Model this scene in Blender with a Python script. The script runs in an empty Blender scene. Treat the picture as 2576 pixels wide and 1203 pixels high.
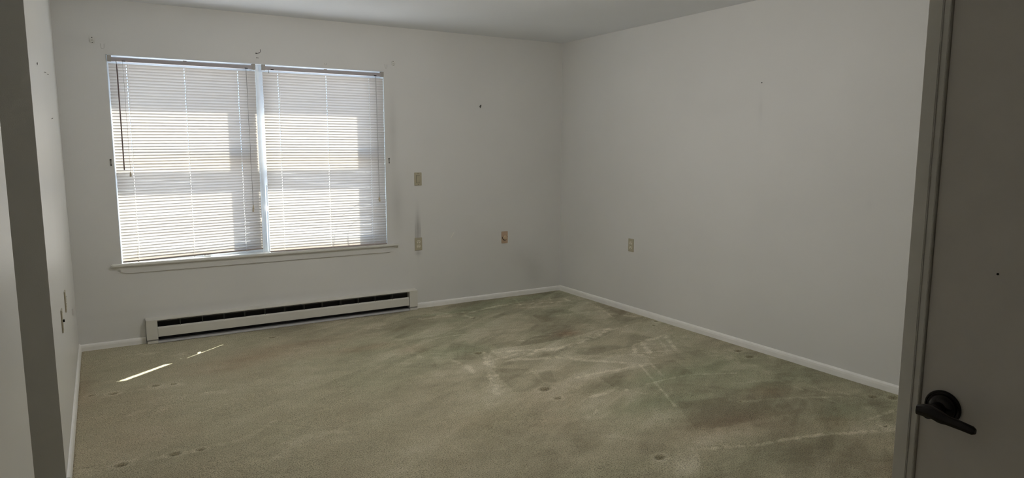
import bpy, bmesh, math, random
import numpy as np
from mathutils import Vector, Matrix
random.seed(7)
S = bpy.context.scene
C = S.collection
# ------------------------------------------------------------------ camera
F_PX, YAW, PITCH, ROLL = 1716.3, 0.54251, 0.13289, 0.00142
CAM = Vector((-3.9429, -5.5910, 1.4337))
fw = Vector((math.sin(YAW)*math.cos(PITCH), math.cos(YAW)*math.cos(PITCH), -math.sin(PITCH)))
r0 = Vector((math.cos(YAW), -math.sin(YAW), 0)); u0 = r0.cross(fw)
rt = math.cos(ROLL)*r0 + math.sin(ROLL)*u0
up = -math.sin(ROLL)*r0 + math.cos(ROLL)*u0
cd = bpy.data.cameras.new('camera'); cam = bpy.data.objects.new('camera', cd); C.objects.link(cam)
cd.sensor_width = 36.0; cd.lens = 36.0*F_PX/2576.0; cd.clip_start = 0.02; cd.clip_end = 200
M3 = Matrix((rt, up, -fw)).transposed()
cam.matrix_world = Matrix.Translation(CAM) @ M3.to_4x4()
S.camera = cam
# ------------------------------------------------------------------ view, world, sun
S.view_settings.view_transform = 'Standard'; S.view_settings.look = 'None'
S.view_settings.gamma = 1.0; S.view_settings.use_curve_mapping = False
S.view_settings.exposure = 0.05
S.cycles.use_denoising = True
S.cycles.max_bounces = 14; S.cycles.diffuse_bounces = 10; S.cycles.transparent_max_bounces = 16
S.cycles.sample_clamp_indirect = 12
SUN_DIR = Vector((-1.235, -1.0, -1.95)).normalized()     # direction the light travels
W = bpy.data.worlds.new('sky'); S.world = W; W.use_nodes = True
wn = W.node_tree.nodes; bg = wn['Background']
bg.inputs['Color'].default_value = (0.45, 0.64, 1.0, 1); bg.inputs['Strength'].default_value = 3.2
sl = bpy.data.lights.new('sun', 'SUN'); so = bpy.data.objects.new('sun', sl); C.objects.link(so)
sl.energy = 40.0; sl.angle = math.radians(0.53); sl.color = (1.0, 0.95, 0.87)
so.rotation_euler = (-SUN_DIR).to_track_quat('Z', 'Y').to_euler()
so.location = (3, 4, 6)
# added fill lamp, unseen above the frame, to brighten walls and floor
pl = bpy.data.lights.new('fill_lamp', 'POINT'); po = bpy.data.objects.new('fill_lamp', pl); C.objects.link(po)
pl.energy = 29.0; pl.color = (1.0, 0.97, 0.92); pl.shadow_soft_size = 0.05; po.location = (-2.2, -2.33, 2.285)

# ------------------------------------------------------------------ materials
def new_mat(name):
    m = bpy.data.materials.new(name); m.use_nodes = True
    return m, m.node_tree, m.node_tree.nodes['Principled BSDF']
def noise(nt, scale, detail=3, rough=0.5, coord='Object', vec=None):
    n = nt.nodes.new('ShaderNodeTexNoise'); n.inputs['Scale'].default_value = scale
    n.inputs['Detail'].default_value = detail; n.inputs['Roughness'].default_value = rough
    if vec is None:
        tc = nt.nodes.new('ShaderNodeTexCoord'); vec = tc.outputs[coord]
    nt.links.new(vec, n.inputs['Vector'])
    return n
def ramp(nt, src, stops):
    r = nt.nodes.new('ShaderNodeValToRGB'); e = r.color_ramp.elements
    while len(e) < len(stops): e.new(0.5)
    for k, (p, c) in enumerate(stops):
        e[k].position = p; e[k].color = (*c, 1) if len(c) == 3 else c
    nt.links.new(src, r.inputs[0]); return r
def bump(nt, b, src, dist, strength=1.0):
    n = nt.nodes.new('ShaderNodeBump'); n.inputs['Distance'].default_value = dist
    n.inputs['Strength'].default_value = strength
    nt.links.new(src, n.inputs['Height']); nt.links.new(n.outputs[0], b.inputs['Normal']); return n
def simple(name, col, rough=0.5, metal=0.0, bscale=None, bdist=0.0005, var=0.0, spec=0.5):
    m, nt, b = new_mat(name)
    b.inputs['Roughness'].default_value = rough; b.inputs['Metallic'].default_value = metal
    b.inputs['Specular IOR Level'].default_value = spec
    n = noise(nt, bscale or 30, 4)
    v = var or 0.03
    lo = tuple(c*(1-v) for c in col); hi = tuple(min(1, c*(1+v)) for c in col)
    r = ramp(nt, n.outputs['Fac'], [(0.3, lo), (0.7, hi)])
    nt.links.new(r.outputs[0], b.inputs['Base Color'])
    if bscale: bump(nt, b, n.outputs['Fac'], bdist)
    return m
def mathn(nt, op, a, b=None, c=None):
    n = nt.nodes.new('ShaderNodeMath'); n.operation = op
    for i, v in enumerate((a, b, c)):
        if v is None: continue
        if isinstance(v, (int, float)): n.inputs[i].default_value = v
        else: nt.links.new(v, n.inputs[i])
    return n.outputs[0]
def wall_mat(name, col, dirt=(), rough=0.55):
    """painted drywall: roller texture, faint mottling; dirt = smudges (axis_u, u0, su, z0, sz, amount)"""
    m, nt, b = new_mat(name)
    b.inputs['Roughness'].default_value = rough; b.inputs['Specular IOR Level'].default_value = 0.35
    n1 = noise(nt, 1.1, 3); n2 = noise(nt, 260, 2)
    r = ramp(nt, n1.outputs['Fac'], [(0.3, tuple(c*0.965 for c in col)), (0.7, tuple(min(1, c*1.02) for c in col))])
    out = r.outputs[0]
    if dirt:
        tc = nt.nodes.new('ShaderNodeTexCoord'); sp = nt.nodes.new('ShaderNodeSeparateXYZ')
        nt.links.new(tc.outputs['Object'], sp.inputs[0])
        nd = noise(nt, 9, 4)
        tot = None
        for ax, u_0, su, z_0, sz, amt in dirt:
            du = mathn(nt, 'MULTIPLY', mathn(nt, 'SUBTRACT', sp.outputs[ax], u_0), 1/su)
            dz = mathn(nt, 'MULTIPLY', mathn(nt, 'SUBTRACT', sp.outputs['Z'], z_0), 1/sz)
            d2 = mathn(nt, 'ADD', mathn(nt, 'POWER', mathn(nt, 'ABSOLUTE', du), 2.0), mathn(nt, 'POWER', mathn(nt, 'ABSOLUTE', dz), 2.0))
            g = mathn(nt, 'MULTIPLY', mathn(nt, 'EXPONENT', mathn(nt, 'MULTIPLY', d2, -1.0)), amt)
            tot = g if tot is None else mathn(nt, 'ADD', tot, g)
        tot = mathn(nt, 'MULTIPLY', tot, mathn(nt, 'ADD', nd.outputs['Fac'], 0.5))
        mx = nt.nodes.new('ShaderNodeMix'); mx.data_type = 'RGBA'
        nt.links.new(mathn(nt, 'MINIMUM', tot, 0.9), mx.inputs[0]); nt.links.new(out, mx.inputs[6])
        mx.inputs[7].default_value = (0.10, 0.095, 0.095, 1)
        out = mx.outputs[2]
    nt.links.new(out, b.inputs['Base Color'])
    bump(nt, b, n2.outputs['Fac'], 0.0006, 0.5)
    return m
PAINT = (0.725, 0.718, 0.700)
m_wall = wall_mat('wall_paint', PAINT)
m_wall_left = wall_mat('wall_paint_semigloss', (0.74, 0.735, 0.71), rough=0.36)
m_wall_back = wall_mat('wall_paint_window_side', PAINT, dirt=[
    ('X', -1.550, 0.018, 0.70, 0.16, 0.42), ('X', -1.572, 0.006, 0.68, 0.10, 0.25), ('X', -1.528, 0.006, 0.68, 0.10, 0.25),
    ('X', -1.550, 0.03, 0.50, 0.02, 0.22), ('X', -1.765, 0.035, 1.55, 0.30, 0.13), ('X', -1.74, 0.05, 0.95, 0.22, 0.15),
    ('X', -0.32, 0.10, 0.22, 0.13, 0.13), ('X', -0.45, 0.12, 0.36, 0.10, 0.08), ('X', -4.0, 0.10, 2.15, 0.05, 0.05),
    ('X', -3.0, 0.9, 0.235, 0.03, 0.06)])
m_wall_right = wall_mat('wall_paint_long_side', PAINT, dirt=[
    ('Y', -2.375, 0.02, 1.70, 0.10, 0.06), ('Y', -1.9, 0.20, 1.72, 0.10, 0.03), ('Y', -3.2, 0.02, 1.1, 0.03, 0.04)])
m_hall = wall_mat('unseen_wall_dark', (0.30, 0.28, 0.25))  # unseen walls coloured dark to weaken bounce on door and reveal
m_ceil = wall_mat('ceiling_paint', (0.82, 0.84, 0.88), rough=0.7)
m_trim = simple('trim_white_paint', (0.72, 0.70, 0.66), 0.42, 0, 14, 0.0004)
m_base = simple('baseboard_white_paint', (0.90, 0.89, 0.86), 0.45, 0, 14, 0.0004)
m_frame = simple('window_vinyl_white', (0.84, 0.90, 0.95), 0.35)
m_stool = simple('sill_gloss_paint', (0.74, 0.73, 0.69), 0.3, 0, 10, 0.0003)
m_rail = simple('headrail_ivory_metal', (0.42, 0.385, 0.395), 0.45)
m_railend = simple('headrail_bracket_plastic', (0.40, 0.375, 0.34), 0.5)
m_brail = simple('bottom_rail_taupe', (0.40, 0.35, 0.33), 0.5)
m_cord = simple('blind_cord_white', (0.80, 0.79, 0.76), 0.7)
m_cordg = simple('blind_cord_grey', (0.30, 0.27, 0.26), 0.7)
m_wand = simple('wand_smoky_plastic', (0.20, 0.15, 0.15), 0.25)
m_tassel = simple('tassel_tan_plastic', (0.55, 0.47, 0.36), 0.5)
m_heat = simple('heater_enamel', (0.68, 0.665, 0.61), 0.42, 0, 22, 0.0002, 0.02)
m_heatlip = simple('heater_lip_grey_enamel', (0.46, 0.46, 0.46), 0.45)
m_heatdark = simple('heater_dark_interior', (0.012, 0.012, 0.012), 0.6)
m_fin = simple('heater_rib_steel', (0.16, 0.16, 0.15), 0.4, 0.6)
m_plate = simple('ivory_plate_plastic', (0.45, 0.41, 0.30), 0.35)
m_plated = simple('ivory_device_plastic', (0.72, 0.68, 0.56), 0.35)
m_tan = simple('tan_plate_plastic', (0.55, 0.40, 0.28), 0.4)
m_tan2 = simple('tan_knob_plastic', (0.58, 0.45, 0.31), 0.35)
m_slot = simple('dark_slot', (0.01, 0.009, 0.008), 0.6)
m_bronze = simple('dark_bronze', (0.022, 0.019, 0.017), 0.2, 0.6)
m_steel = simple('bracket_steel', (0.30, 0.29, 0.28), 0.4, 0.7)
m_white = simple('white_plastic', (0.72, 0.71, 0.68), 0.4)
m_black = simple('black_metal', (0.015, 0.013, 0.012), 0.4, 0.5)
m_door = simple('door_satin_paint', (0.64, 0.605, 0.57), 0.45, 0, 8, 0.0004, 0.04)
m_earth = simple('dry_lawn', (0.33, 0.315, 0.30), 0.95, 0, 3, 0.02, 0.2)
m_ext = simple('exterior_stucco', (0.62, 0.60, 0.56), 0.9)
m_dried = simple('dried_paint_ridge', (0.42, 0.41, 0.39), 0.6)
m_patch = simple('spackle_patch', (0.80, 0.79, 0.74), 0.6)

# slats: thin enamelled sheet, a little light passes
m_slat, nt, b = new_mat('slat_off_white')
b.inputs['Base Color'].default_value = (0.80, 0.765, 0.70, 1); b.inputs['Roughness'].default_value = 0.4
n = noise(nt, 6, 3); r = ramp(nt, n.outputs['Fac'], [(0.3, (0.63, 0.605, 0.605)), (0.7, (0.67, 0.645, 0.64))])
nt.links.new(r.outputs[0], b.inputs['Base Color'])
tl = nt.nodes.new('ShaderNodeBsdfTranslucent'); tl.inputs['Color'].default_value = (0.90, 0.82, 0.69, 1)
ms = nt.nodes.new('ShaderNodeMixShader'); ms.inputs[0].default_value = 0.19
o_ = nt.nodes['Material Output']
nt.links.new(b.outputs[0], ms.inputs[1]); nt.links.new(tl.outputs[0], ms.inputs[2]); nt.links.new(ms.outputs[0], o_.inputs[0])
# glass: thin pane
m_glass, nt, b = new_mat('window_glass'); nt.nodes.remove(b)
tr = nt.nodes.new('ShaderNodeBsdfTransparent'); tr.inputs[0].default_value = (0.93, 0.95, 0.95, 1)
gl = nt.nodes.new('ShaderNodeBsdfGlossy'); gl.inputs['Roughness'].default_value = 0.02
lw = nt.nodes.new('ShaderNodeLayerWeight'); lw.inputs[0].default_value = 0.25
ms = nt.nodes.new('ShaderNodeMixShader'); fc = mathn(nt, 'MULTIPLY', lw.outputs['Fresnel'], 0.5)
nt.links.new(fc, ms.inputs[0]); nt.links.new(tr.outputs[0], ms.inputs[1]); nt.links.new(gl.outputs[0], ms.inputs[2])
nt.links.new(ms.outputs[0], nt.nodes['Material Output'].inputs[0])

# carpet
m_carpet, nt, b = new_mat('olive_carpet')
at = nt.nodes.new('ShaderNodeAttribute'); at.attribute_name = 'pile'; at.attribute_type = 'GEOMETRY'
sp = nt.nodes.new('ShaderNodeSeparateColor'); nt.links.new(at.outputs['Color'], sp.inputs[0])
tc = nt.nodes.new('ShaderNodeTexCoord')
tuft = noise(nt, 170, 2, 0.6, vec=tc.outputs['Object'])
vor = nt.nodes.new('ShaderNodeTexVoronoi'); vor.inputs['Scale'].default_value = 190; nt.links.new(tc.outputs['Object'], vor.inputs['Vector'])
base = ramp(nt, sp.outputs['Red'], [(0.0, (0.28, 0.245, 0.160)), (0.45, (0.50, 0.455, 0.315)), (1.0, (0.80, 0.73, 0.57))])
def mixc(nt, fac, a, bcol, blend='MIX'):
    mx = nt.nodes.new('ShaderNodeMix'); mx.data_type = 'RGBA'; mx.blend_type = blend
    if isinstance(fac, (int, float)): mx.inputs[0].default_value = fac
    else: nt.links.new(fac, mx.inputs[0])
    nt.links.new(a, mx.inputs[6])
    if isinstance(bcol, tuple): mx.inputs[7].default_value = (*bcol, 1)
    else: nt.links.new(bcol, mx.inputs[7])
    return mx.outputs[2]
g_ = mixc(nt, sp.outputs['Green'], base.outputs[0], (0.76, 0.88, 0.80), 'MULTIPLY')
h_ = mixc(nt, sp.outputs['Blue'], g_, (0.80, 0.62, 0.56), 'MULTIPLY')
tr_ = ramp(nt, tuft.outputs['Fac'], [(0.32, (0.40, 0.39, 0.37)), (0.50, (0.98, 0.98, 0.98)), (0.72, (1.34, 1.34, 1.34))])
k_ = mixc(nt, 1.0, h_, tr_.outputs[0], 'MULTIPLY')
nt.links.new(k_, b.inputs['Base Color'])
b.inputs['Roughness'].default_value = 0.95; b.inputs['Specular IOR Level'].default_value = 0.1
b.inputs['Sheen Weight'].default_value = 0.15
hsum = mathn(nt, 'ADD', tuft.outputs['Fac'], mathn(nt, 'MULTIPLY', vor.outputs['Distance'], -0.45))
bump(nt, b, hsum, 0.006, 0.8)

# ------------------------------------------------------------------ mesh helpers
def link(name, me, mat, parent=None):
    o = bpy.data.objects.new(name, me); C.objects.link(o)
    if mat:
        for mm in (mat if isinstance(mat, (list, tuple)) else [mat]): me.materials.append(mm)
    if parent: o.parent = parent
    return o
class MB:
    def __init__(s): s.bm = bmesh.new()
    def box(s, x0, x1, y0, y1, z0, z1, bev=0):
        r = bmesh.ops.create_cube(s.bm, size=1)
        for v in r['verts']:
            v.co = Vector(((x0+x1)/2 + v.co.x*(x1-x0), (y0+y1)/2 + v.co.y*(y1-y0), (z0+z1)/2 + v.co.z*(z1-z0)))
        if bev:
            es = list({e for v in r['verts'] for e in v.link_edges})
            bmesh.ops.bevel(s.bm, geom=es, offset=bev, segments=2, affect='EDGES')
        return s
    def tube(s, pts, rad, seg=8):
        pts = [Vector(p) for p in pts]; rings = []
        rads = rad if isinstance(rad, (list, tuple)) else [rad]*len(pts)
        for i, p in enumerate(pts):
            t = (pts[min(i+1, len(pts)-1)] - pts[max(i-1, 0)]).normalized()
            a = Vector((0, 0, 1)) if abs(t.z) < 0.9 else Vector((1, 0, 0))
            n1 = t.cross(a).normalized(); n2 = t.cross(n1)
            rings.append([s.bm.verts.new(p + rads[i]*(math.cos(2*math.pi*k/seg)*n1 + math.sin(2*math.pi*k/seg)*n2)) for k in range(seg)])
        for a, c in zip(rings, rings[1:]):
            for k in range(seg): s.bm.faces.new((a[k], a[(k+1) % seg], c[(k+1) % seg], c[k]))
        s.bm.faces.new(rings[0][::-1]); s.bm.faces.new(rings[-1])
        return s
    def lathe(s, o, axis, prof, seg=32):
        """prof: list of (distance along axis, radius)"""
        o = Vector(o); ax = Vector(axis).normalized()
        a = Vector((0, 0, 1)) if abs(ax.z) < 0.9 else Vector((1, 0, 0))
        n1 = ax.cross(a).normalized(); n2 = ax.cross(n1); rings = []
        for d, r_ in prof:
            rings.append([s.bm.verts.new(o + ax*d + max(r_, 1e-5)*(math.cos(2*math.pi*k/seg)*n1 + math.sin(2*math.pi*k/seg)*n2)) for k in range(seg)])
        for p, q in zip(rings, rings[1:]):
            for k in range(seg): s.bm.faces.new((p[k], p[(k+1) % seg], q[(k+1) % seg], q[k]))
        s.bm.faces.new(rings[0][::-1]); s.bm.faces.new(rings[-1])
        return s
    def prism(s, poly, d):
        """poly: list of 3-D points, extruded by vector d"""
        d = Vector(d); a = [s.bm.verts.new(p) for p in poly]; c = [s.bm.verts.new(Vector(p)+d) for p in poly]
        s.bm.faces.new(a); s.bm.faces.new(c[::-1])
        for k in range(len(a)): s.bm.faces.new((a[k], c[k], c[(k+1) % len(a)], a[(k+1) % len(a)]))
        return s
    def build(s, name, mat, parent=None, smooth=False, loc=None):
        bmesh.ops.recalc_face_normals(s.bm, faces=s.bm.faces)
        me = bpy.data.meshes.new(name)
        off = Vector((0, 0, 0))
        if parent is not None: off = parent.location.copy()
        if loc is not None: off = Vector(loc)
        if off.length: bmesh.ops.translate(s.bm, verts=s.bm.verts, vec=-off)
        s.bm.to_mesh(me); s.bm.free()
        if smooth:
            for p in me.polygons: p.use_smooth = True
            me.set_sharp_from_angle(angle=math.radians(38))
        o = link(name, me, mat, parent)
        if loc is not None and parent is None: o.location = loc
        return o
def sub(o_parent, top, mb, name, mat, smooth=False):
    """a sub-part: geometry given in world coordinates, under a part whose own frame is that of top"""
    o = mb.build(name, mat, None, smooth)
    me = o.data; me.transform(Matrix.Translation(-top.location)); o.parent = o_parent
    return o
def structure(o): o['kind'] = 'structure'; return o
def thing(name, label, cat, loc, group=None):
    o = bpy.data.objects.new(name, None); C.objects.link(o); o.location = loc; o.empty_display_size = 0.1
    o['label'] = label; o['category'] = cat
    if group: o['group'] = group
    return o
def tag(o, label, cat, group=None):
    o['label'] = label; o['category'] = cat
    if group: o['group'] = group
    return o

XL, H = -4.148, 2.44          # left wall plane, ceiling height; back wall y=0, right wall x=0
YF = -4.849                   # front wall plane (room side), right of the entry
XE = -2.570                   # entry side wall carrying the right-hand door
YB = -7.2                     # wall behind the camera
WX0, WX1, WZ0, WZ1 = -3.850, -1.836, 0.604, 2.070    # window opening
# ------------------------------------------------------------------ floor with worn carpet
def fl(px, py):
    d = fw + rt*((px-1288)/F_PX) - up*((py-601.5)/F_PX)
    t = -CAM.z/d.z; p = CAM + d*t; return (p.x, p.y)
def carpet():
    st = 0.009
    xs = np.arange(XL-0.13, 0.0131, st); ys = np.arange(YB, 0.0131, st)
    nx, ny = len(xs), len(ys)
    X, Y = np.meshgrid(xs, ys)
    rng = np.random.default_rng(3)
    def vnoise(scale_x, scale_y, ang=0.0, seed=0, octs=3):
        out = np.zeros_like(X); amp = 1.0; tot = 0
        for o in range(octs):
            g = np.random.default_rng(seed*17+o).random((128, 128))
            ca, sa = math.cos(ang), math.sin(ang)
            u = ((X*ca + Y*sa)*scale_x*2**o) % 127; v = ((-X*sa + Y*ca)*scale_y*2**o) % 127
            iu, iv = u.astype(int), v.astype(int); fu, fv = u-iu, v-iv
            fu = fu*fu*(3-2*fu); fv = fv*fv*(3-2*fv)
            a = g[iv, iu]*(1-fu)+g[iv, (iu+1) % 128]*fu; b_ = g[(iv+1) % 128, iu]*(1-fu)+g[(iv+1) % 128, (iu+1) % 128]*fu
            out += amp*(a*(1-fv)+b_*fv); tot += amp; amp *= 0.55
        return out/tot-0.5
    wx = vnoise(2.2, 2.2, 0.3, 11)*0.10; wy = vnoise(2.2, 2.2, 1.1, 12)*0.10      # domain warp
    Xw, Yw = X+wx*0.5, Y+wy*0.5
    fine = vnoise(10, 46, 0.50, 31, 2); fine2 = vnoise(9, 40, -0.45, 32, 2); grain = vnoise(30, 34, 0.3, 33, 2)
    right = 1/(1+np.exp(-((X+2.35)+0.25*(Y+2))/0.28))       # the right half is more marked
    L = 0.40 + 0.26*vnoise(1.6, 1.6, 0.5, 1) + (0.16+0.26*right)*vnoise(1.5, 6.5, 0.55, 2) + 0.16*vnoise(2.5, 14, -0.25, 3)*(0.5+right) + 0.10*vnoise(9, 9, 0.2, 4) + (0.10+0.16*right)*(fine*np.clip(0.5+3*vnoise(1.5, 1.5, 0, 34), 0, 1)+fine2*np.clip(0.5-3*vnoise(1.5, 1.5, 0, 34), 0, 1)) + 0.16*grain + 0.24*right*np.clip(7*vnoise(2.1, 6.0, 0.5, 35), -0.4, 0.4)
    G = np.clip(0.02+0.16*right + 1.2*vnoise(1.3, 2.0, 0.4, 5)*(0.25+right), 0, 1)
    B = np.clip(0.10 + 0.9*vnoise(1.2, 1.4, 0.2, 6) - 0.08, 0, 1)
    D = np.zeros_like(X)
    def dist_poly(pts, close=False):
        q = [fl(*p) for p in pts]
        if close: q.append(q[0])
        best = np.full_like(X, 9.0)
        for (ax, ay), (bx, by) in zip(q, q[1:]):
            dx, dy = bx-ax, by-ay; t = np.clip(((Xw-ax)*dx+(Yw-ay)*dy)/(dx*dx+dy*dy+1e-9), 0, 1)
            best = np.minimum(best, np.hypot(Xw-ax-t*dx, Yw-ay-t*dy))
        return best
    def stroke(pts, w, a, ch='L', close=False, soft=0.5):
        nonlocal L, G, B
        d = dist_poly(pts, close); m = np.clip((w*(1+1.1*grain)-d)/(w*soft*1.6), 0, 1); m = m*m*(3-2*m)*a*(0.95+1.5*fine+0.9*grain)
        if ch == 'L': L = L+m
        elif ch == 'G': G = G+m
        else: B = B+m
    def blob(px, py, rx, ry, a, ch='L', ang=0.0, sharp=1.0):
        nonlocal L, G, B
        cx, cy = fl(px, py); ca, sa = math.cos(ang), math.sin(ang)
        u = ((Xw-cx)*ca+(Yw-cy)*sa)/rx; v = (-(Xw-cx)*sa+(Yw-cy)*ca)/ry
        m = np.exp(-(u*u+v*v)**sharp)*a
        if ch == 'L': L = L+m
        elif ch == 'G': G = G+m
        else: B = B+m
    def poly(pts, a, ch='L'):
        nonlocal L, G, B
        q = [fl(*p) for p in pts]; ins = np.zeros(X.shape, bool)
        for (ax, ay), (bx, by) in zip(q, q[1:]+q[:1]):
            c = ((ay > Yw) != (by > Yw)) & (Xw < (bx-ax)*(Yw-ay)/(by-ay+1e-12)+ax); ins ^= c
        m = ins*a
        if ch == 'L': L = L+m
        elif ch == 'G': G = G+m
        else: B = B+m
    # darker vacuumed fields
    poly([(1140, 862), (1235, 880), (1222, 905), (1100, 905)], -0.16)
    poly([(1402, 880), (1530, 830), (1650, 850), (1600, 870), (1480, 895)], -0.18)
    poly([(1238, 925), (1330, 930), (1400, 985), (1290, 985)], -0.14)
    poly([(1356, 938), (1385, 932), (1402, 962), (1370, 960)], -0.16)
    poly([(1510, 948), (1700, 905), (1745, 940), (1560, 985)], -0.20)
    poly([(1340, 795), (1440, 785), (1520, 815), (1400, 815)], -0.12)
    poly([(1060, 775), (1280, 745), (1410, 733), (1440, 745), (1290, 768), (1160, 795)], -0.16)
    poly([(1500, 760), (1620, 800), (1560, 815)], -0.14)
    poly([(1760, 1120), (1920, 1118), (2252, 1078), (2252, 1203), (1760, 1203)], -0.16)
    poly([(1700, 1010), (1950, 985), (2000, 1040), (1760, 1085)], -0.14)
    poly([(2020, 980), (2250, 1010), (2252, 1060), (2050, 1060)], -0.12)
    poly([(1420, 1090), (1700, 1120), (1700, 1203), (1500, 1203)], -0.10)
    poly([(1180, 1060), (1330, 1090), (1500, 1203), (1000, 1203)], -0.06)
    poly([(1341, 793), (1397, 783), (1435, 786), (1432, 804), (1365, 811)], -0.14)
    poly([(1236, 867), (1380, 839), (1449, 825), (1407, 853), (1250, 880)], -0.14)
    poly([(1477, 905), (1555, 885), (1700, 880), (1730, 905), (1640, 915)], -0.12)
    poly([(1685, 840), (1730, 870), (1810, 890), (1760, 900), (1700, 875)], -0.12)
    poly([(1428, 779), (1477, 758), (1565, 795), (1512, 804)], 0.15)
    poly([(1233, 881), (1400, 855), (1519, 828), (1407, 877), (1275, 902), (1247, 898)], 0.20)
    poly([(1414, 895), (1624, 891), (1645, 916), (1449, 909)], 0.16)
    poly([(1080, 880), (1130, 862), (1142, 900), (1100, 925)], 0.10)
    poly([(1250, 985), (1262, 930), (1245, 925), (1218, 990)], 0.12)
    # light pile strokes
    for q_ in range(7):
        stroke([(1440+q_*14, 868-q_*6), (1520+q_*14, 836-q_*4)], 0.006, 0.16)
        stroke([(1700+q_*40, 862+q_*14), (1860+q_*44, 905+q_*16)], 0.007, 0.14)
        stroke([(1268+q_*22, 893-q_*1), (1330+q_*26, 884-q_*3)], 0.007, 0.16)
    for pts, w, a in [([(1100, 793), (1187, 785), (1254, 771), (1310, 760)], 0.03, 0.22), ([(1456, 1073), (1498, 1031)], 0.010, 0.24), ([(1490, 1000), (1560, 978), (1620, 990)], 0.03, 0.2),
                      ([(1300, 775), (1420, 770), (1470, 760)], 0.012, 0.2), ([(1340, 845), (1420, 838), (1500, 828)], 0.012, 0.26), ([(1290, 858), (1360, 850)], 0.014, 0.24)]:
        stroke(pts, w, a)
    for pts, w, a in [
        ([(1218, 888), (1230, 935), (1247, 989)], 0.03, 0.30), ([(1232, 900), (1262, 985)], 0.03, 0.18),
        ([(1235, 887), (1402, 878), (1500, 845), (1535, 828)], 0.035, 0.30), ([(1240, 905), (1300, 890), (1400, 872)], 0.02, 0.2),
        ([(1168, 792), (1250, 770), (1289, 767), (1444, 757)], 0.022, 0.26), ([(1290, 750), (1312, 768)], 0.016, 0.2),
        ([(1335, 752), (1348, 768)], 0.016, 0.2), ([(1380, 748), (1392, 764)], 0.016, 0.2), ([(1420, 752), (1442, 760)], 0.016, 0.26),
        ([(1059, 803), (1151, 792), (1190, 800)], 0.03, 0.3), ([(1062, 856), (1160, 842)], 0.02, 0.22),
        ([(1268, 908), (1400, 900), (1607, 917)], 0.035, 0.22), ([(1452, 950), (1530, 935), (1632, 915)], 0.025, 0.28),
        ([(1592, 868), (1674, 842), (1702, 882)], 0.022, 0.3), ([(1592, 868), (1602, 888), (1702, 882)], 0.022, 0.3),
        ([(1612, 858), (1640, 892)], 0.03, 0.28), ([(1655, 848), (1680, 886)], 0.02, 0.22), ([(1598, 893), (1640, 900)], 0.05, 0.2),
        ([(1611, 917), (1649, 964), (1700, 1024)], 0.012, 0.3), ([(1640, 915), (1672, 950)], 0.012, 0.22),
        ([(1625, 966), (1700, 948), (1738, 942), (1851, 938)], 0.014, 0.34), ([(1742, 1128), (1901, 1122), (2018, 1101), (2252, 1080)], 0.022, 0.34),
        ([(2177, 1060), (2252, 1035)], 0.014, 0.4), ([(2181, 1058), (2232, 1078)], 0.010, 0.34), ([(1850, 1010), (2000, 1000), (2120, 1000)], 0.014, 0.2),
        ([(1960, 960), (2040, 990), (2110, 1015)], 0.012, 0.16), ([(2000, 950), (2080, 975), (2180, 1010)], 0.010, 0.14),
        ([(1128, 905), (1180, 925), (1192, 935)], 0.03, 0.28), ([(1000, 850), (1060, 900)], 0.03, 0.12), ([(1500, 772), (1545, 800)], 0.012, 0.2),
        ([(1540, 790), (1600, 796)], 0.03, 0.2), ([(1400, 795), (1530, 780)], 0.02, 0.14), ([(1290, 905), (1340, 890)], 0.02, 0.2),
        ([(430, 1147), (520, 1128), (600, 1110), (690, 1060)], 0.03, 0.12), ([(195, 1190), (300, 1168), (420, 1150)], 0.02, 0.1),
        ([(250, 1005), (330, 985), (460, 965)], 0.03, 0.12), ([(340, 1040), (400, 1030)], 0.05, 0.12), ([(520, 990), (560, 985)], 0.05, 0.16),
        ([(960, 770), (860, 815), (800, 830)], 0.02, 0.12), ([(930, 828), (960, 826)], 0.03, 0.26), ([(350, 890), (380, 888)], 0.04, 0.18),
        ([(440, 892), (470, 888)], 0.05, 0.10), ([(700, 1150), (760, 1100), (860, 1085)], 0.05, 0.10)]:
        stroke(pts, w, a)
    for pts, w, a in [([(1010, 858), (1160, 838), (1300, 826)], 0.006, -0.2), ([(1020, 862), (1150, 846)], 0.005, -0.2),
                      ([(1155, 868), (1148, 905)], 0.006, -0.14), ([(1175, 865), (1168, 905)], 0.006, -0.14), ([(1200, 862), (1190, 890)], 0.006, -0.14),
                      ([(1230, 868), (1222, 900)], 0.006, -0.14), ([(430, 1142), (480, 1132), (560, 1110)], 0.006, -0.2), ([(195, 1180), (260, 1172), (330, 1165)], 0.006, -0.2),
                      ([(290, 990), (390, 966), (460, 960)], 0.005, -0.14), ([(1235, 925), (1500, 1000)], 0.008, -0.10), ([(1340, 1060), (1420, 1000), (1500, 985)], 0.006, -0.12)]:
        stroke(pts, w, a)
    for px, py, rx, ry, a in [(1684, 1047, .14, .07, .26), (1671, 1162, .10, .06, .22), (1760, 998, .12, .05, .26), (1880, 960, .14, .05, .22),
                              (1850, 1000, .10, .03, .18), (2000, 1105, .25, .05, .16), (2240, 1120, .12, .08, .14), (2190, 1030, .06, .03, .2),
                              (1100, 940, .30, .10, .14), (1300, 1000, .28, .10, .10), (980, 900, .3, .12, .08), (1500, 1060, .25, .08, .12),
                              (1740, 1170, .1, .06, .2), (640, 910, .25, .1, .05), (1950, 1050, .2, .05, .10), (1540, 985, .1, .05, .14)]:
        blob(px, py, rx, ry, a)
    for px, py, rx, ry, a in [(1120, 788, .35, .06, .55), (1300, 755, .4, .08, .5), (1600, 960, .35, .12, .45), (1660, 1010, .30, .10, .5), (1960, 960, .3, .1, .3),
                              (1760, 930, .3, .1, .35), (1200, 880, .15, .10, .25), (1900, 1160, .6, .15, .35), (2100, 1040, .3, .1, .35), (1560, 1180, .3, .1, .25), (240, 900, .06, .06, .3)]:
        blob(px, py, rx, ry, a, 'G')
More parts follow.
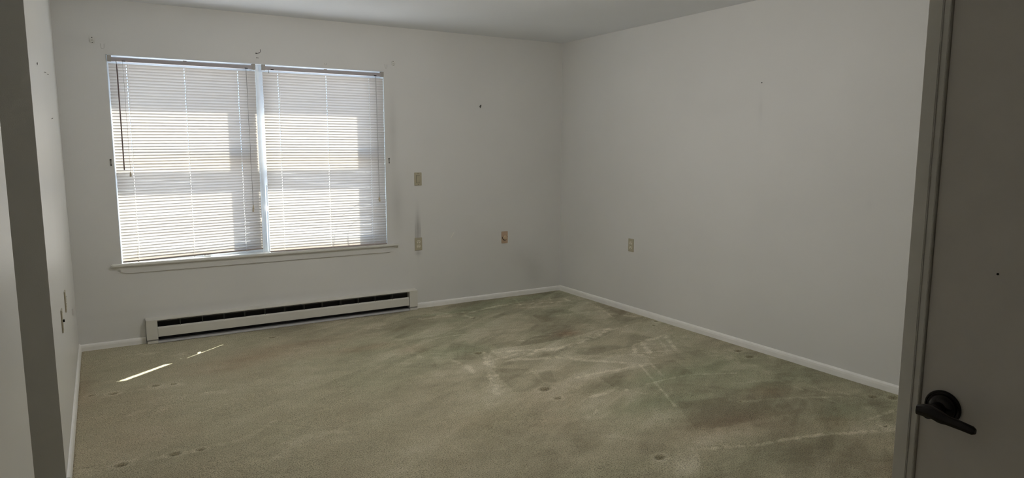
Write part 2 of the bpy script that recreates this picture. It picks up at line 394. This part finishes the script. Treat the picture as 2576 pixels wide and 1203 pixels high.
    for px, py, rx, ry, a in [(1428, 838, .10, .07, .75), (1400, 845, .16, .05, .3), (1935, 985, .14, .10, .6), (1040, 880, .14, .10, .35), (960, 870, .22, .10, .3),
                              (640, 900, .35, .10, .45), (700, 875, .3, .1, .35), (880, 880, .3, .08, .3), (560, 930, .2, .06, .3), (1840, 1060, .28, .10, .5), (2100, 1060, .12, .08, .4), (210, 980, .05, .30, .45), (1230, 800, .15, .06, .2),
                              (1200, 1060, .25, .12, .15), (840, 860, .2, .1, .15), (1660, 800, .5, .04, .2)]:
        blob(px, py, rx, ry, a, 'B')
    Z = vnoise(3.0, 3.0, 0.2, 21)*0.004 + vnoise(14, 14, 0.2, 22)*0.0016
    # furniture dents in the pile
    for px, py, r_, dep in [(1203, 889, .018, .012), (1370, 979, .022, .014), (1403, 1001, .016, .012), (1660, 1151, .018, .014), (1856, 883, .020, .012),
                            (1885, 898, .020, .012), (2195, 998, .018, .012), (2246, 1000, .022, .013), (1651, 808, .016, .008), (1645, 818, .012, .008), (685, 849, .016, .010),
                            (437, 966, .012, .008), (392, 970, .016, .012), (285, 990, .016, .011), (230, 995, .012, .008), (305, 1170, .018, .012), (440, 1142, .018, .010),
                            (505, 1131, .014, .007), (2227, 1072, .010, .008), (1865, 1010, .008, .007), (1192, 800, .016, .006)]:
        cx, cy = fl(px, py); d = np.hypot((X-cx)/1.3, Y-cy)
        m = np.exp(-(d/r_)**4); Z = Z - dep*m; L = L - 0.75*m + 0.16*np.exp(-((d-r_*1.9)/(r_*0.6))**2)
    L = np.clip(L, 0.02, 1); G = np.clip(G, 0, 0.85); B = np.clip(B, 0, 0.85)
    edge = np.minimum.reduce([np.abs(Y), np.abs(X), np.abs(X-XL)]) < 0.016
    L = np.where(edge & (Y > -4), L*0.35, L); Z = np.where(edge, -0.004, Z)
    me = bpy.data.meshes.new('floor'); co = np.stack([X, Y, Z], -1).reshape(-1, 3).astype(np.float32)
    idx = np.arange(nx*ny).reshape(ny, nx)
    f = np.stack([idx[:-1, :-1], idx[:-1, 1:], idx[1:, 1:], idx[1:, :-1]], -1).reshape(-1, 4)
    me.vertices.add(nx*ny); me.vertices.foreach_set('co', co.ravel())
    nf = len(f); me.loops.add(nf*4); me.loops.foreach_set('vertex_index', f.ravel().astype(np.int32))
    me.polygons.add(nf); me.polygons.foreach_set('loop_start', (np.arange(nf)*4).astype(np.int32))
    try: me.polygons.foreach_set('loop_total', np.full(nf, 4, np.int32))
    except Exception: pass
    me.polygons.foreach_set('use_smooth', np.ones(nf, bool))
    me.update(); me.validate()
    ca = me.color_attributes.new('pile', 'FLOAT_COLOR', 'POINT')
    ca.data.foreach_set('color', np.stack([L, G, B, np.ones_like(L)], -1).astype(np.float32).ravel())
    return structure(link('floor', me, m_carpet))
carpet()

# ------------------------------------------------------------------ shell
T = 0.20
mb = MB(); e = 0.0
mb.box(XL-1.2, WX0, 0, T, -0.05, H+0.1); mb.box(WX1, 0.15, 0, T, -0.05, H+0.1)
mb.box(WX0, WX1, 0, T, -0.05, WZ0-0.012); mb.box(WX0, WX1, 0, T, WZ1, H+0.1)
structure(mb.build('wall_back', m_wall_back))
structure(MB().box(0, 0.15, YB, 0, -0.05, H+0.1).build('wall_right', m_wall_right))
OY0, OY1 = -3.432, -2.300      # opening in the left wall
mb = MB(); mb.box(XL-0.115, XL, OY1, 0, -0.05, H+0.1); mb.box(XL-0.115, XL, YB, OY0, -0.05, H+0.1)
mb.box(XL-0.115, XL, OY0, OY1, 2.25, H+0.1)
structure(mb.build('wall_left', m_wall_left))
mb = MB(); mb.box(XL-1.2, XL-0.115, OY1, OY1+0.1, -0.05, H+0.1); mb.box(XL-1.2, XL-0.115, OY0-0.1, OY0, -0.05, H+0.1); mb.box(XL-1.3, XL-1.2, OY0-0.1, OY1+0.1, -0.05, H+0.1)
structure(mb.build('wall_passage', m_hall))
structure(MB().box(XL-1.25, XL-0.10, OY0, OY1, -0.08, -0.003).build('floor_passage', m_carpet))
mb = MB(); mb.box(XE+0.09, 0, YF-0.10, YF, -0.05, H+0.1)
structure(mb.build('wall_front', m_wall))
DY0, DY1 = -5.720, -4.888      # door slab extent
mb = MB(); mb.box(XE+0.004, XE+0.115, YB, DY0-0.03, -0.05, H+0.1); mb.box(XE+0.004, XE+0.10, DY0-0.03, YF-0.1, 2.07, H+0.1)
mb.box(XE+0.09, 0, DY0-0.15, DY0-0.05, -0.05, H+0.1)
structure(mb.build('wall_entry', m_wall))
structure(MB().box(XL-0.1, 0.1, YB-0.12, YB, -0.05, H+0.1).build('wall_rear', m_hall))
structure(MB().box(XL-1.3, 0.15, YB-0.12, T, H, H+0.12).build('ceiling', m_ceil))

# baseboards: low, round-topped
def base_run(p0, p1, nrm, name, h=0.047, d=0.014):
    p0, p1, nrm = Vector(p0), Vector(p1), Vector(nrm)
    prof = [(0, -0.01), (d, -0.01), (d, h*0.55), (d*0.85, h*0.8), (d*0.5, h*0.96), (0.001, h)]
    poly_ = [p0 + nrm*a + Vector((0, 0, z)) for a, z in prof]
    return MB().prism(poly_, p1-p0)
structure(base_run((-1.586, -0.0, 0), (0, 0, 0), (0, -1, 0), '').build('baseboard_back', m_base))
structure(base_run((XL, 0, 0), (-3.728, 0, 0), (0, -1, 0), '').build('baseboard_back_corner', m_base))
structure(base_run((0, YF, 0), (0, -0.0, 0), (-1, 0, 0), '', 0.050).build('baseboard_right', m_base))
structure(base_run((XL, OY1, 0), (XL, 0, 0), (1, 0, 0), '', 0.055).build('baseboard_left', m_base))
structure(base_run((XL-0.8, OY1, 0), (XL+0.014, OY1, 0), (0, -1, 0), '', 0.055).build('baseboard_passage', m_trim))
structure(base_run((XE+0.03, YF, 0), (0, YF, 0), (0, 1, 0), '').build('baseboard_front', m_base))

# ------------------------------------------------------------------ window: two bays of two stacked awning sashes
win = bpy.data.objects.new('window_1', None); C.objects.link(win); win['kind'] = 'structure'
win.location = ((WX0+WX1)/2, 0.1, WZ0)
FY0, FY1 = 0.068, 0.135
XM = -2.845
mb = MB()
mb.box(WX0, WX1, FY0, FY1, 2.035, WZ1); mb.box(WX0, WX1, FY0, FY1, WZ0-0.01, 0.655)
mb.box(WX0, WX0+0.045, FY0+0.001, FY1, 0.65, 2.04); mb.box(WX1-0.055, WX1, FY0+0.001, FY1, 0.65, 2.04)
mb.box(XM-0.052, XM+0.040, FY0+0.001, FY1, 0.65, 2.04); mb.box(WX0+0.01, WX1-0.01, FY0+0.0015, FY1-0.0015, 1.338, 1.378)
mb.build('window_frame', m_frame, win)
# mullion cover reaching into the room, between the two blinds
mb = MB(); mb.box(-2.866, -2.827, 0.048, FY0, WZ0, WZ1, 0.002); mb.box(-2.855, -2.839, 0.042, 0.055, WZ0+0.02, WZ1-0.016, 0.0015)
mb.box(-2.8215, -2.8168, 0.0098, 0.050, WZ0+0.002, 0.935); mb.box(-2.8215, -2.8168, 0.0098, 0.050, 0.975, 1.14)  # added lip strips block the lower sunbeam, gap leaves a short streak
mb.build('mullion_and_sun_lip', m_frame, win)
# painted jamb liners
mb = MB(); mb.box(WX0-0.001, WX0+0.004, 0.0015, FY0, WZ0, WZ1); mb.box(WX1-0.004, WX1+0.001, 0.0015, FY0, WZ0, WZ1); mb.box(WX0, WX1, 0.0015, FY0, WZ1-0.004, WZ1+0.001)
mb.build('jamb_liner', m_frame, win)
for bx0, bx1 in ((WX0+0.045, XM-0.052), (XM+0.040, WX1-0.055)):
    for bz0, bz1 in ((0.655, 1.338), (1.378, 2.035)):
        sa = MB(); w_ = 0.048; wh = 0.022; y0, y1 = 0.085, 0.118
        sa.box(bx0, bx1, y0, y1, bz0, bz0+wh); sa.box(bx0, bx1, y0, y1, bz1-wh, bz1)
        sa.box(bx0, bx0+0.012, y0, y1, bz0+wh, bz1-wh); sa.box(bx1-w_, bx1, y0, y1, bz0+wh, bz1-wh)
        s_ = sa.build('sash', m_frame, win)
        sub(s_, win, MB().box(bx0+0.01, bx1-w_+0.005, 0.099, 0.102, bz0+wh-0.005, bz1-wh+0.005), 'pane', m_glass)
mb = MB(); mb.box(-3.305, -3.245, 0.03, FY0, WZ0+0.001, WZ0+0.026, 0.003); mb.tube([(-3.27, 0.035, WZ0+0.02), (-3.2, 0.022, WZ0+0.024), (-3.15, 0.02, WZ0+0.020)], 0.005)
cr = mb.build('crank_operator', m_frame, win)
sub(cr, win, MB().lathe((-3.293, 0.0305, WZ0+0.016), (0, -1, 0), [(0, 0.0045), (0.002, 0.0045)], 10), 'screw', m_black)
sub(cr, win, MB().lathe((-3.272, 0.0305, WZ0+0.018), (0, -1, 0), [(0, 0.0045), (0.002, 0.0045)], 10), 'screw', m_black)
# sill: stool with horns + apron
mb = MB(); mb.box(-3.913, -1.741, -0.034, 0.0, WZ0-0.020, WZ0, 0.005); mb.box(WX0+0.001, WX1-0.001, -0.004, FY0, WZ0-0.016, WZ0)
mb.build('sill', m_stool, win)
z1, z0 = WZ0-0.020, 0.533
MB().prism([(-3.892, 0, z1), (-3.836, 0, z0), (-1.822, 0, z0), (-1.766, 0, z1)], (0, -0.012, 0)).build('apron', m_wall, win)

# ------------------------------------------------------------------ mini blinds
def slats_mesh(xa, xb, ztop, zla, zlb, n, tilt, seed, holes):
    """curved slats, room edge up; zla/zlb: height of the lowest slat at its left and right end"""
    rnd = random.Random(seed); bm = bmesh.new()
    wd, yc, nc, nl = 0.0252, 0.002, 4, 16
    gs = sorted([(j/nl) for j in range(nl+1) if all(abs(xa+(xb-xa)*j/nl-h_) > 0.006 for h_ in holes)] + [(h_+q-xa)/(xb-xa) for h_ in holes for q in (-0.0014, 0.0014)])
    kinks = [(rnd.random(), rnd.uniform(-1, 1)) for _ in range(5)]
    for i in range(n):
        f = i/(n-1); dt = rnd.uniform(-0.03, 0.03); ph = rnd.uniform(0, 6.28); xo = rnd.uniform(-0.0012, 0.0012); rows = []
        for g in gs:
            x = xa + (xb-xa)*g + xo
            z = ztop + (zla*(1-g)+zlb*g-ztop)*f
            z += 0.0006*math.sin(ph+g*9) + 0.0010*sum(k*math.exp(-((g-c)/0.05)**2) for c, k in kinks)*math.sin(f*9+seed)
            a = tilt + dt + 0.03*math.sin(g*5+ph)
            row = []
            for k in range(nc+1):
                s = (k/nc-0.5)*wd; sag = 0.0016*(1-(2*k/nc-1)**2)
                # s>0 : room edge (y smaller) and higher
                row.append(bm.verts.new((x, yc - s*math.cos(a) + sag*math.sin(a), z + s*math.sin(a) + sag*math.cos(a))))
            rows.append(row)
        for p, q, g0, g1 in zip(rows, rows[1:], gs, gs[1:]):
            hole = abs((g1-g0)*(xb-xa)-0.0028) < 1e-4
            for k in range(nc):
                if hole and k in (1, 2): continue
                bm.faces.new((p[k], p[k+1], q[k+1], q[k]))
    me = bpy.data.meshes.new('slats'); bm.to_mesh(me); bm.free()
    for p in me.polygons: p.use_smooth = True
    return me
def cord_pts(x, z0_, z1_, xb=None, y=0.004, wob=0.0015, ph=0):
    xb = x if xb is None else xb; n_ = 14
    return [(x+(xb-x)*k/n_ + wob*math.sin(k*1.3+ph), y + 0.001*math.sin(k+ph), z0_+(z1_-z0_)*k/n_) for k in range(n_+1)]
def blind(xa, xb, zl, zr, ladders, lift, wand, label, seed, hooks):
    t = thing('window_blind', label, 'blind', ((xa+xb)/2, 0.02, zl), 'mini blinds in the double window')
    hz0, hz1 = 2.026, 2.053
    MB().box(xa+0.002, xb-0.002, -0.012, 0.014, hz0, hz1, 0.002).build('headrail', m_rail, t)
    for s in (0, 1):
        x0 = xa-0.001 if s == 0 else xb-0.024
        mb_ = MB().box(x0, x0+0.025, -0.015, 0.018, hz0-0.003, WZ1-0.0045, 0.0015); mb_.build('bracket', m_railend, t)
    for x in hooks:
        MB().box(x-0.011, x+0.011, -0.0125, -0.010, hz0+0.001, hz0+0.007).build('cord_slot', m_slot, t)
    MB().box((xa+xb)/2-0.012, (xa+xb)/2+0.012, -0.014, -0.006, hz1-0.002, hz1+0.005, 0.001).build('center_clip', m_steel, t)
    n = 66; me = slats_mesh(xa+0.004, xb-0.002, 1.999, zl+0.020, zr+0.020, n, SLAT_TILT, seed, [(a+c)/2 for a, c in ladders])
    me.transform(Matrix.Translation(-t.location)); link('slats', me, m_slat, t)
    MB().prism([(xa+0.004, -0.010, zl-0.001), (xb-0.003, -0.010, zr-0.001), (xb-0.003, -0.010, zr+0.009), (xa+0.004, -0.010, zl+0.009)], (0, 0.024, 0)).build('bottom_rail', m_brail, t)
    for k, (x0, x1) in enumerate(ladders):
        f = (x1-xa)/(xb-xa); zb = zl+(zr-zl)*f
        mb_ = MB()
        for dx in (-0.0035, 0.0035): mb_.tube(cord_pts(x0+dx, hz0, zb, x1+dx, -0.0105, 0.0008, k), 0.0007, 5)
        lc = mb_.build('ladder_cord', m_cord, t)
        sub(lc, t, MB().lathe((x1, -0.004, zb-0.001), (0, 0, -1), [(0, 0.007), (0.003, 0.006), (0.005, 0.002)], 12), 'cord_button', m_cord)
    for k, (x0, x1, ze) in enumerate(lift):
        mb_ = MB().tube(cord_pts(x0, hz0, ze+0.02, x1, -0.017, 0.001, k+3), 0.0009, 5)
        lc = mb_.build('lift_cord', m_cordg, t)
        sub(lc, t, MB().lathe((x1, -0.017, ze+0.024), (0, 0, -1), [(0, 0.002), (0.004, 0.0045), (0.030, 0.0075), (0.033, 0.005)], 10), 'tassel', m_tassel, True)
    if wand:
        x0, x1, ze = wand
        if ze < 1.9:
            w_ = MB().tube([(x0, -0.026, hz0-0.022), (x0+0.001, -0.028, hz0-0.06), (x1, -0.029, ze)], [0.003, 0.0048, 0.0048], 6).build('tilt_wand', m_wand, t, True)
        MB().tube([(x0-0.002, -0.010, hz0+0.004), (x0-0.001, -0.022, hz0-0.004), (x0, -0.025, hz0-0.02), (x0+0.003, -0.027, hz0-0.026)], 0.0022, 6).build('wand_hook', m_steel, t, True)
    return t
SLAT_TILT = math.radians(61)
blind(-3.843, -2.8695, 0.611, 0.638, [(-3.722, -3.740), (-3.357, -3.370), (-2.999, -2.994)],
      [(-3.752, -3.752, 1.235), (-2.939, -2.932, 0.965), (-2.936, -2.935, 0.945)], (-3.790, -3.789, 1.275),
      'left off-white mini blind with dark tilt wand hanging in the window', 5, [-3.745, -2.935])
blind(-2.820, -1.842, 0.608, 0.606, [(-2.694, -2.709), (-2.330, -2.320), (-1.973, -1.958)],
      [(-1.914, -1.908, 0.995), (-1.911, -1.903, 0.985)], (-2.775, -2.775, 1.95),
      'right off-white mini blind with small tan cord tassels and no wand', 8, [-2.745, -1.915])

# ------------------------------------------------------------------ baseboard heater
HX0, HX1, HD = -3.726, -1.589, 0.065
t = thing('baseboard_heater', 'long off-white electric baseboard heater under the window', 'heater', ((HX0+HX1)/2, -HD/2, 0.0))
MB().box(HX0, HX1, -0.006, 0, 0.012, 0.172).build('back_plate', m_heatdark, t)
# hood: top plate that slopes gently to the wall, with a front drip edge
MB().prism([(HX0, 0, 0.186), (HX0, -HD, 0.178), (HX0, -HD, 0.172), (HX0, -HD+0.002, 0.172), (HX0, -HD+0.002, 0.1755), (HX0, 0, 0.182)], (HX1-HX0, 0, 0)).build('top_cover', m_heat, t)
for x0, x1 in ((HX0+0.001, -3.651), (-1.665, HX1-0.001)):
    c_ = MB().box(x0, x1, -HD+0.002, -0.001, 0.032, 0.174, 0.001).build('end_cap', m_heat, t)
    sub(c_, t, MB().prism([(x0, -HD+0.004, 0.034), (x0, -HD+0.016, 0.018), (x0, -0.001, 0.018), (x0, -0.001, 0.034)], (x1-x0, 0, 0)), 'cap_recess', m_heatlip)
    sub(c_, t, MB().box(x0+0.003, x1-0.001, -HD+0.004, -0.001, 0.002, 0.019, 0.001), 'cap_foot', m_heat)
A, B_ = -3.650, -1.672
MB().prism([(A, -HD, 0.050), (A, -HD, 0.112), (A, -HD+0.012, 0.123), (A, -HD+0.015, 0.121), (A, -HD+0.003, 0.110), (A, -HD+0.003, 0.050)], (B_-A, 0, 0)).build('front_panel', m_heat, t)
MB().prism([(A, -HD+0.002, 0.003), (A, -HD+0.006, 0.017), (A, -0.006, 0.017), (A, -0.006, 0.003)], (B_-A+0.006, 0, 0)).build('bottom_lip', m_heatlip, t)
MB().tube([(A, -0.030, 0.082), (B_, -0.030, 0.082)], 0.006, 8).build('heating_element', m_heatdark, t)
MB().box(A, B_, -HD+0.006, -HD+0.0075, 0.1635, 0.1665).build('louver_wire', m_fin, t)
nr = 13
for k in range(1, nr):
    x = A + (B_-A)*k/nr
    MB().box(x-0.0009, x+0.0009, -HD+0.004, -0.008, 0.12, 0.170).build('rib', m_fin, t)

# ------------------------------------------------------------------ wall plates
def frame_pt(o, n, r_):      # local (u, v, d) -> world
    o, n, r_ = Vector(o), Vector(n), Vector(r_)
    return lambda u, v, d: o + r_*u + Vector((0, 0, v)) + n*d
def qbox(P, u0, u1, v0, v1, d0, d1, bev=0):
    mb_ = MB(); a = P(u0, v0, d0); c = P(u1, v1, d1)
    mb_.box(min(a.x, c.x), max(a.x, c.x), min(a.y, c.y), max(a.y, c.y), min(a.z, c.z), max(a.z, c.z), bev); return mb_
def plate(o, n, r_, kind, name, label, cat, mat=None, group=None):
    t = thing(name, label, cat, o, group); P = frame_pt(o, n, r_); mat = mat or m_plate; n = Vector(n)
    pl_ = qbox(P, -0.035, 0.035, -0.057, 0.057, 0, 0.0055, 0.0022).build('cover_plate', mat, t)
    if kind == 'outlet':
        for v in (0.0195, -0.0195):
            rc = MB(); poly_ = []
            for k in range(24):
                a = 2*math.pi*k/24; poly_.append(P(0.0172*math.cos(a), v + max(-0.0135, min(0.0135, 0.0172*math.sin(a))), 0.005))
            rc.prism(poly_, n*0.0025); q = rc.build('receptacle', m_plated, t)
            for u, h_ in ((-0.0065, 0.0085), (0.0065, 0.007)):
                sub(q, t, qbox(P, u-0.0016, u+0.0016, v+0.001, v+0.001+h_, 0.0068, 0.0079), 'slot', m_slot)
            sub(q, t, MB().lathe(P(0, v-0.0075, 0.0070), n, [(0, 0.003), (0.0009, 0.003)], 10), 'ground_hole', m_slot)
        MB().lathe(P(0, 0, 0.005), n, [(0, 0.003), (0.0012, 0.0022)], 10).build('screw', m_slot, t)
    elif kind == 'switch':
        q = qbox(P, -0.0165, 0.0165, -0.0335, 0.0335, 0.005, 0.0062).build('rocker_frame', m_slot, t)
        mb_ = MB(); mb_.prism([P(-0.0150, -0.032, 0.0055), P(-0.0150, -0.032, 0.0075), P(-0.0150, 0.0, 0.0095), P(-0.0150, 0.032, 0.012), P(-0.0150, 0.032, 0.0055)], Vector(r_)*0.030)
        mb_.build('rocker', mat, t)
        for v in (0.0485, -0.0485): MB().lathe(P(0, v, 0.005), n, [(0, 0.0030), (0.0010, 0.0022)], 10).build('screw', m_slot, t)
    elif kind == 'knob':
        MB().lathe(P(0, -0.006, 0.005), n, [(0, 0.0255), (0.0018, 0.0255)], 28).build('dial_ring', m_slot, t)
        q = MB().lathe(P(0, -0.003, 0.006), n, [(0, 0.0225), (0.012, 0.0205), (0.015, 0.017)], 28).build('dial_knob', m_tan2, t, True)
        for u in (-0.027, 0.027): MB().lathe(P(u, -0.002 if u < 0 else 0.004, 0.005), n, [(0, 0.0035), (0.002, 0.0025)], 10).build('stop_pin', m_slot, t)
    elif kind == 'jack':
        q = qbox(P, -0.007, 0.007, -0.007, 0.005, 0.005, 0.013, 0.001).build('jack', m_black, t)
        for v in (0.042, -0.042): MB().lathe(P(0, v, 0.005), n, [(0, 0.0030), (0.0012, 0.0022)], 10).build('screw', m_steel, t)
    return t
bk, bkr = (0, -1, 0), (1, 0, 0)
plate((-1.542, 0, 1.160), bk, bkr, 'switch', 'light_switch', 'ivory rocker light switch right of the window', 'light switch')
plate((-1.5475, 0, 0.583), bk, bkr, 'outlet', 'wall_outlet', 'ivory outlet below the light switch, grey soot streak above it', 'outlet', group='duplex outlets on the walls')
plate((-0.657, 0, 0.584), bk, bkr, 'knob', 'dial_switch', 'tan wall plate with a round dial, on the window wall near the corner', 'dial switch', m_tan)
plate((0, -1.070, 0.591), (-1, 0, 0), (0, -1, 0), 'outlet', 'wall_outlet', 'ivory outlet alone on the long blank right wall', 'outlet', group='duplex outlets on the walls')
plate((XL, -1.267, 0.611), (1, 0, 0), (0, 1, 0), 'outlet', 'wall_outlet', 'ivory outlet seen edge-on on left wall, farther from the camera', 'outlet', group='duplex outlets on the walls')
plate((XL, -1.684, 0.596), (1, 0, 0), (0, 1, 0), 'jack', 'phone_jack', 'ivory plate with a black jack seen edge-on on left wall', 'jack')
tag(MB().box(XL, XL+0.008, -0.565, -0.540, 0.380, 0.425, 0.002).build('white_block', m_white), 'small white block low on left wall by the window corner', 'clip')  # plain white block for a small pale mark on the wall

# ------------------------------------------------------------------ leftovers of curtain hardware
def rod_bracket(x, z, h, label, cup=True):
    t = thing('curtain_bracket', label, 'bracket', (x, 0, z), 'curtain rod brackets above the window')
    MB().box(x-0.011, x+0.011, -0.003, 0, z-h/2, z+h/2, 0.001).build('bracket_plate', m_white, t)
    if cup:
        MB().box(x-0.013, x-0.010, -0.010, 0, z-h*0.36, z+h*0.30, 0.0006).build('side_flange', m_white, t)
        MB().box(x+0.010, x+0.013, -0.008, 0, z-h*0.36, z+h*0.20, 0.0006).build('side_flange', m_white, t)
    for dz in (h*0.33, 0.0, -h*0.33):
        MB().lathe((x-0.001, -0.003, z+dz), (0, -1, 0), [(0, 0.0032), (0.0015, 0.0024)], 10).build('screw', m_black if dz else m_steel, t)
    return t
rod_bracket(-3.923, 2.160, 0.050, 'white curtain rod bracket high at left, outside window corner')
rod_bracket(-1.749, 2.141, 0.044, 'white curtain rod bracket high at right, outside window corner')
def ghost(x, z, w, h, name, label):
    """an outline of hardened paint left where a bracket was"""
    mb_ = MB(); pts = [(x-w/2, -0.001, z+h/2), (x-w/2+0.003, -0.0015, z-h*0.3), (x-w*0.2, -0.001, z-h/2), (x+w*0.2, -0.001, z-h/2), (x+w/2-0.001, -0.0015, z-h*0.3), (x+w/2, -0.001, z+h/2)]
    mb_.tube(pts, 0.0013, 6)
    return tag(mb_.build(name, m_dried, None, False, (x, 0, z)), label, 'paint outline')
ghost(-3.866, 2.124, 0.022, 0.034, 'paint_outline', 'faint u-shaped paint outline of a removed bracket, left window corner')
ghost(-1.815, 2.113, 0.020, 0.032, 'paint_outline', 'faint u-shaped paint outline of a removed bracket, right window corner')
ghost(-2.325, 2.100, 0.016, 0.016, 'paint_outline', 'tiny paint outline above the middle of the right blind')
t = thing('curtain_hook', 'black l-shaped curtain hook above the middle of the window', 'hook', (-2.846, 0, 2.146))
MB().tube([(-2.856, 0, 2.145), (-2.855, -0.010, 2.143), (-2.846, -0.022, 2.147), (-2.834, -0.030, 2.149), (-2.830, -0.031, 2.153), (-2.830, -0.031, 2.174)], 0.0019, 6).build('hook', m_black, t)
MB().lathe((-2.856, 0, 2.147), (0, -1, 0), [(0, 0.0045), (0.002, 0.0045), (0.004, 0.002)], 10).build('screw', m_black, t)
t = thing('screw_pair', 'pair of loose screws under the black curtain hook', 'screw', (-2.85, 0, 2.115))
for x in (-2.856, -2.845):
    MB().tube([(x, 0, 2.115), (x+0.001, -0.006, 2.111)], 0.0028, 8).build('screw', m_steel, t)
def tieback(x, z, label):
    t = thing('tieback_plate', label, 'tieback plate', (x, 0, z), 'curtain tieback plates beside the window')
    MB().prism([(x-0.007, 0, z+0.022), (x+0.006, 0, z+0.024), (x+0.004, 0, z-0.004), (x+0.006, 0, z-0.022), (x-0.004, 0, z-0.022), (x-0.003, 0, z-0.004)], (0, -0.004, 0)).build('plate', m_steel, t)
    for dz in (0.020, -0.018): MB().lathe((x+0.001, -0.004, z+dz), (0, -1, 0), [(0, 0.0042), (0.002, 0.003)], 10).build('screw', m_black, t)
tieback(-3.868, 1.327, 'grey metal tieback plate at the left edge of the window')
tieback(-1.806, 1.322, 'small dark tieback plate at the right edge of the window')
t = thing('wall_hook', 'small dark picture hook on the window wall near the corner', 'hook', (-0.914, 0, 1.809))
MB().prism([(-0.924, 0, 1.811), (-0.917, 0, 1.817), (-0.909, 0, 1.817), (-0.904, 0, 1.811), (-0.914, 0, 1.793)], (0, -0.004, 0)).build('hook_plate', m_fin, t)
MB().lathe((-0.912, -0.003, 1.816), (0, -1, 0.5), [(0, 0.0035), (0.008, 0.0045)], 10).build('nail', m_black, t)
def nail(p, n, label, r_=0.003):
    return tag(MB().lathe((0, 0, 0), n, [(0, r_*0.6), (0.0012, r_*0.6), (0.0012, r_*1.3), (0.0024, r_)], 10).build('nail', m_black), label, 'nail'), p
for p, n_, lb, r_ in [((0, -2.375, 1.880), (-1, 0, 0), 'small dark nail high on the right wall', 0.0032),
                      ((XL, -1.822, 1.804), (1, 0, 0), 'small round dark nail hole high on the left wall', 0.0055)]:  # the left one is a hole, built as a small black disc
    o, _ = nail(p, n_, lb, r_); o.location = p
for y, z, lb in [(-1.261, 1.815, 'upper staple on the left wall, nearer the dark nail hole'), (-1.010, 1.827, 'staple on left wall, right of its twin near the nail hole'), (-0.953, 1.591, 'lone staple lower on the left wall')]:
    tag(MB().tube([(XL, y-0.05, z-0.002), (XL+0.002, y-0.045, z-0.001), (XL+0.002, y+0.045, z+0.005), (XL, y+0.05, z+0.005)], 0.0016, 6).build('scratch', m_black, None, False, (XL, y, z)), lb, 'scratch')  # scratches in the wall, built as thin black tubes
# scrape of lifted paint
tag(MB().prism([(-1.232, 0, 0.612), (-1.226, 0, 0.610), (-1.196, 0, 0.655), (-1.190, 0, 0.672), (-1.200, 0, 0.663)], (0, -0.0022, 0)).build('paint_chip', m_patch, None, False, (-1.21, 0, 0.63)), 'pale diagonal scrape of lifted paint right of the lower outlet', 'paint chip')

# ------------------------------------------------------------------ right-hand door with lever
dr = bpy.data.objects.new('door_1', None); C.objects.link(dr); dr['kind'] = 'structure'; dr.location = (XE, (DY0+DY1)/2, 0)
MB().box(XE+0.010, XE+0.045, DY0, DY1-0.001, 0.012, 2.04, 0.001).build('door_slab', m_door, dr)
hd = MB(); HP = Vector((XE+0.010, -4.931, 0.932))
hd.lathe(HP, (-1, 0, 0), [(0, 0.0335), (0.004, 0.0335), (0.0068, 0.0318), (0.0068, 0.0295), (0.0045, 0.0285), (0.0045, 0.0272), (0.010, 0.0255), (0.0145, 0.020), (0.017, 0.0140), (0.045, 0.012), (0.056, 0.012)], 40)
lv = hd.build('door_handle', m_bronze, dr, True)
def lever():
    bm_ = MB(); L_ = [(-0.020, 0.0, 0.010, 0.009), (-0.010, 0.002, 0.012, 0.010), (0.004, 0.003, 0.0125, 0.010), (0.022, -0.001, 0.0115, 0.009), (0.036, -0.004, 0.009, 0.007), (0.060, -0.006, 0.0085, 0.006), (0.078, -0.008, 0.008, 0.006), (0.083, -0.0085, 0.005, 0.004)]
    rings = []
    for u, dz, hv, hx in L_:
        c = HP + Vector((-0.052, -u, dz)); ring = []
        for k in range(12):
            a = 2*math.pi*k/12; ring.append(bm_.bm.verts.new(c + Vector((hx*math.copysign(abs(math.cos(a))**0.7, math.cos(a)), 0, hv*math.copysign(abs(math.sin(a))**0.7, math.sin(a))))))
        rings.append(ring)
    for p, q in zip(rings, rings[1:]):
        for k in range(12): bm_.bm.faces.new((p[k], p[(k+1) % 12], q[(k+1) % 12], q[k]))
    bm_.bm.faces.new(rings[0][::-1]); bm_.bm.faces.new(rings[-1]); return bm_
sub(lv, dr, lever(), 'lever', m_bronze, True)
sub(lv, dr, MB().lathe(HP+Vector((-0.0075, -0.0155, -0.006)), (-1, 0, 0), [(0, 0.003), (0.003, 0.002)], 10), 'privacy_pin', m_steel)
mb = MB(); mb.box(XE-0.002, XE+0.10, -4.876, YF, -0.01, 2.10, 0.0015); mb.box(XE+0.002, XE+0.06, -4.8875, -4.876, -0.01, 2.06, 0.001)
mb.box(XE-0.002, XE+0.06, DY0-0.03, DY0-0.002, -0.01, 2.10, 0.0015); mb.box(XE-0.002, XE+0.06, DY0-0.002, -4.876, 2.046, 2.10, 0.0015)
structure(mb.build('trim_1', m_trim))
o = tag(MB().lathe((0, 0, 0), (-1, 0, 0), [(0, 0.0022), (0.0015, 0.0018)], 10).build('mark', m_black), 'tiny black tack on the dark right-hand door above its lever', 'mark'); o.location = (XE+0.010, -5.003, 1.208)  # dark mark on the door, built as a small disc

# ------------------------------------------------------------------ outside
structure(MB().box(-30, 25, T, 50, -0.6, -0.35).build('ground', m_earth))
wp = [(-2.318, .60), (-2.305, .683), (-2.290, .75), (-2.267, .815), (-2.222, .868), (-2.162, .909), (-2.105, .94), (-2.051, .962), (-1.99, .962), (-1.955, .925), (-1.97, .875), (-2.02, .85), (-2.079, .831), (-2.13, .80), (-2.167, .769), (-2.19, .71), (-2.192, .642), (-2.185, .60)]
tag(MB().tube([(x+0.198, 0.16, z+0.312) for x, z in wp], 0.0032, 8).build('outdoor_wire', m_black, None, True),
    'dark looped wire outside, showing through the lower right blind', 'wire')
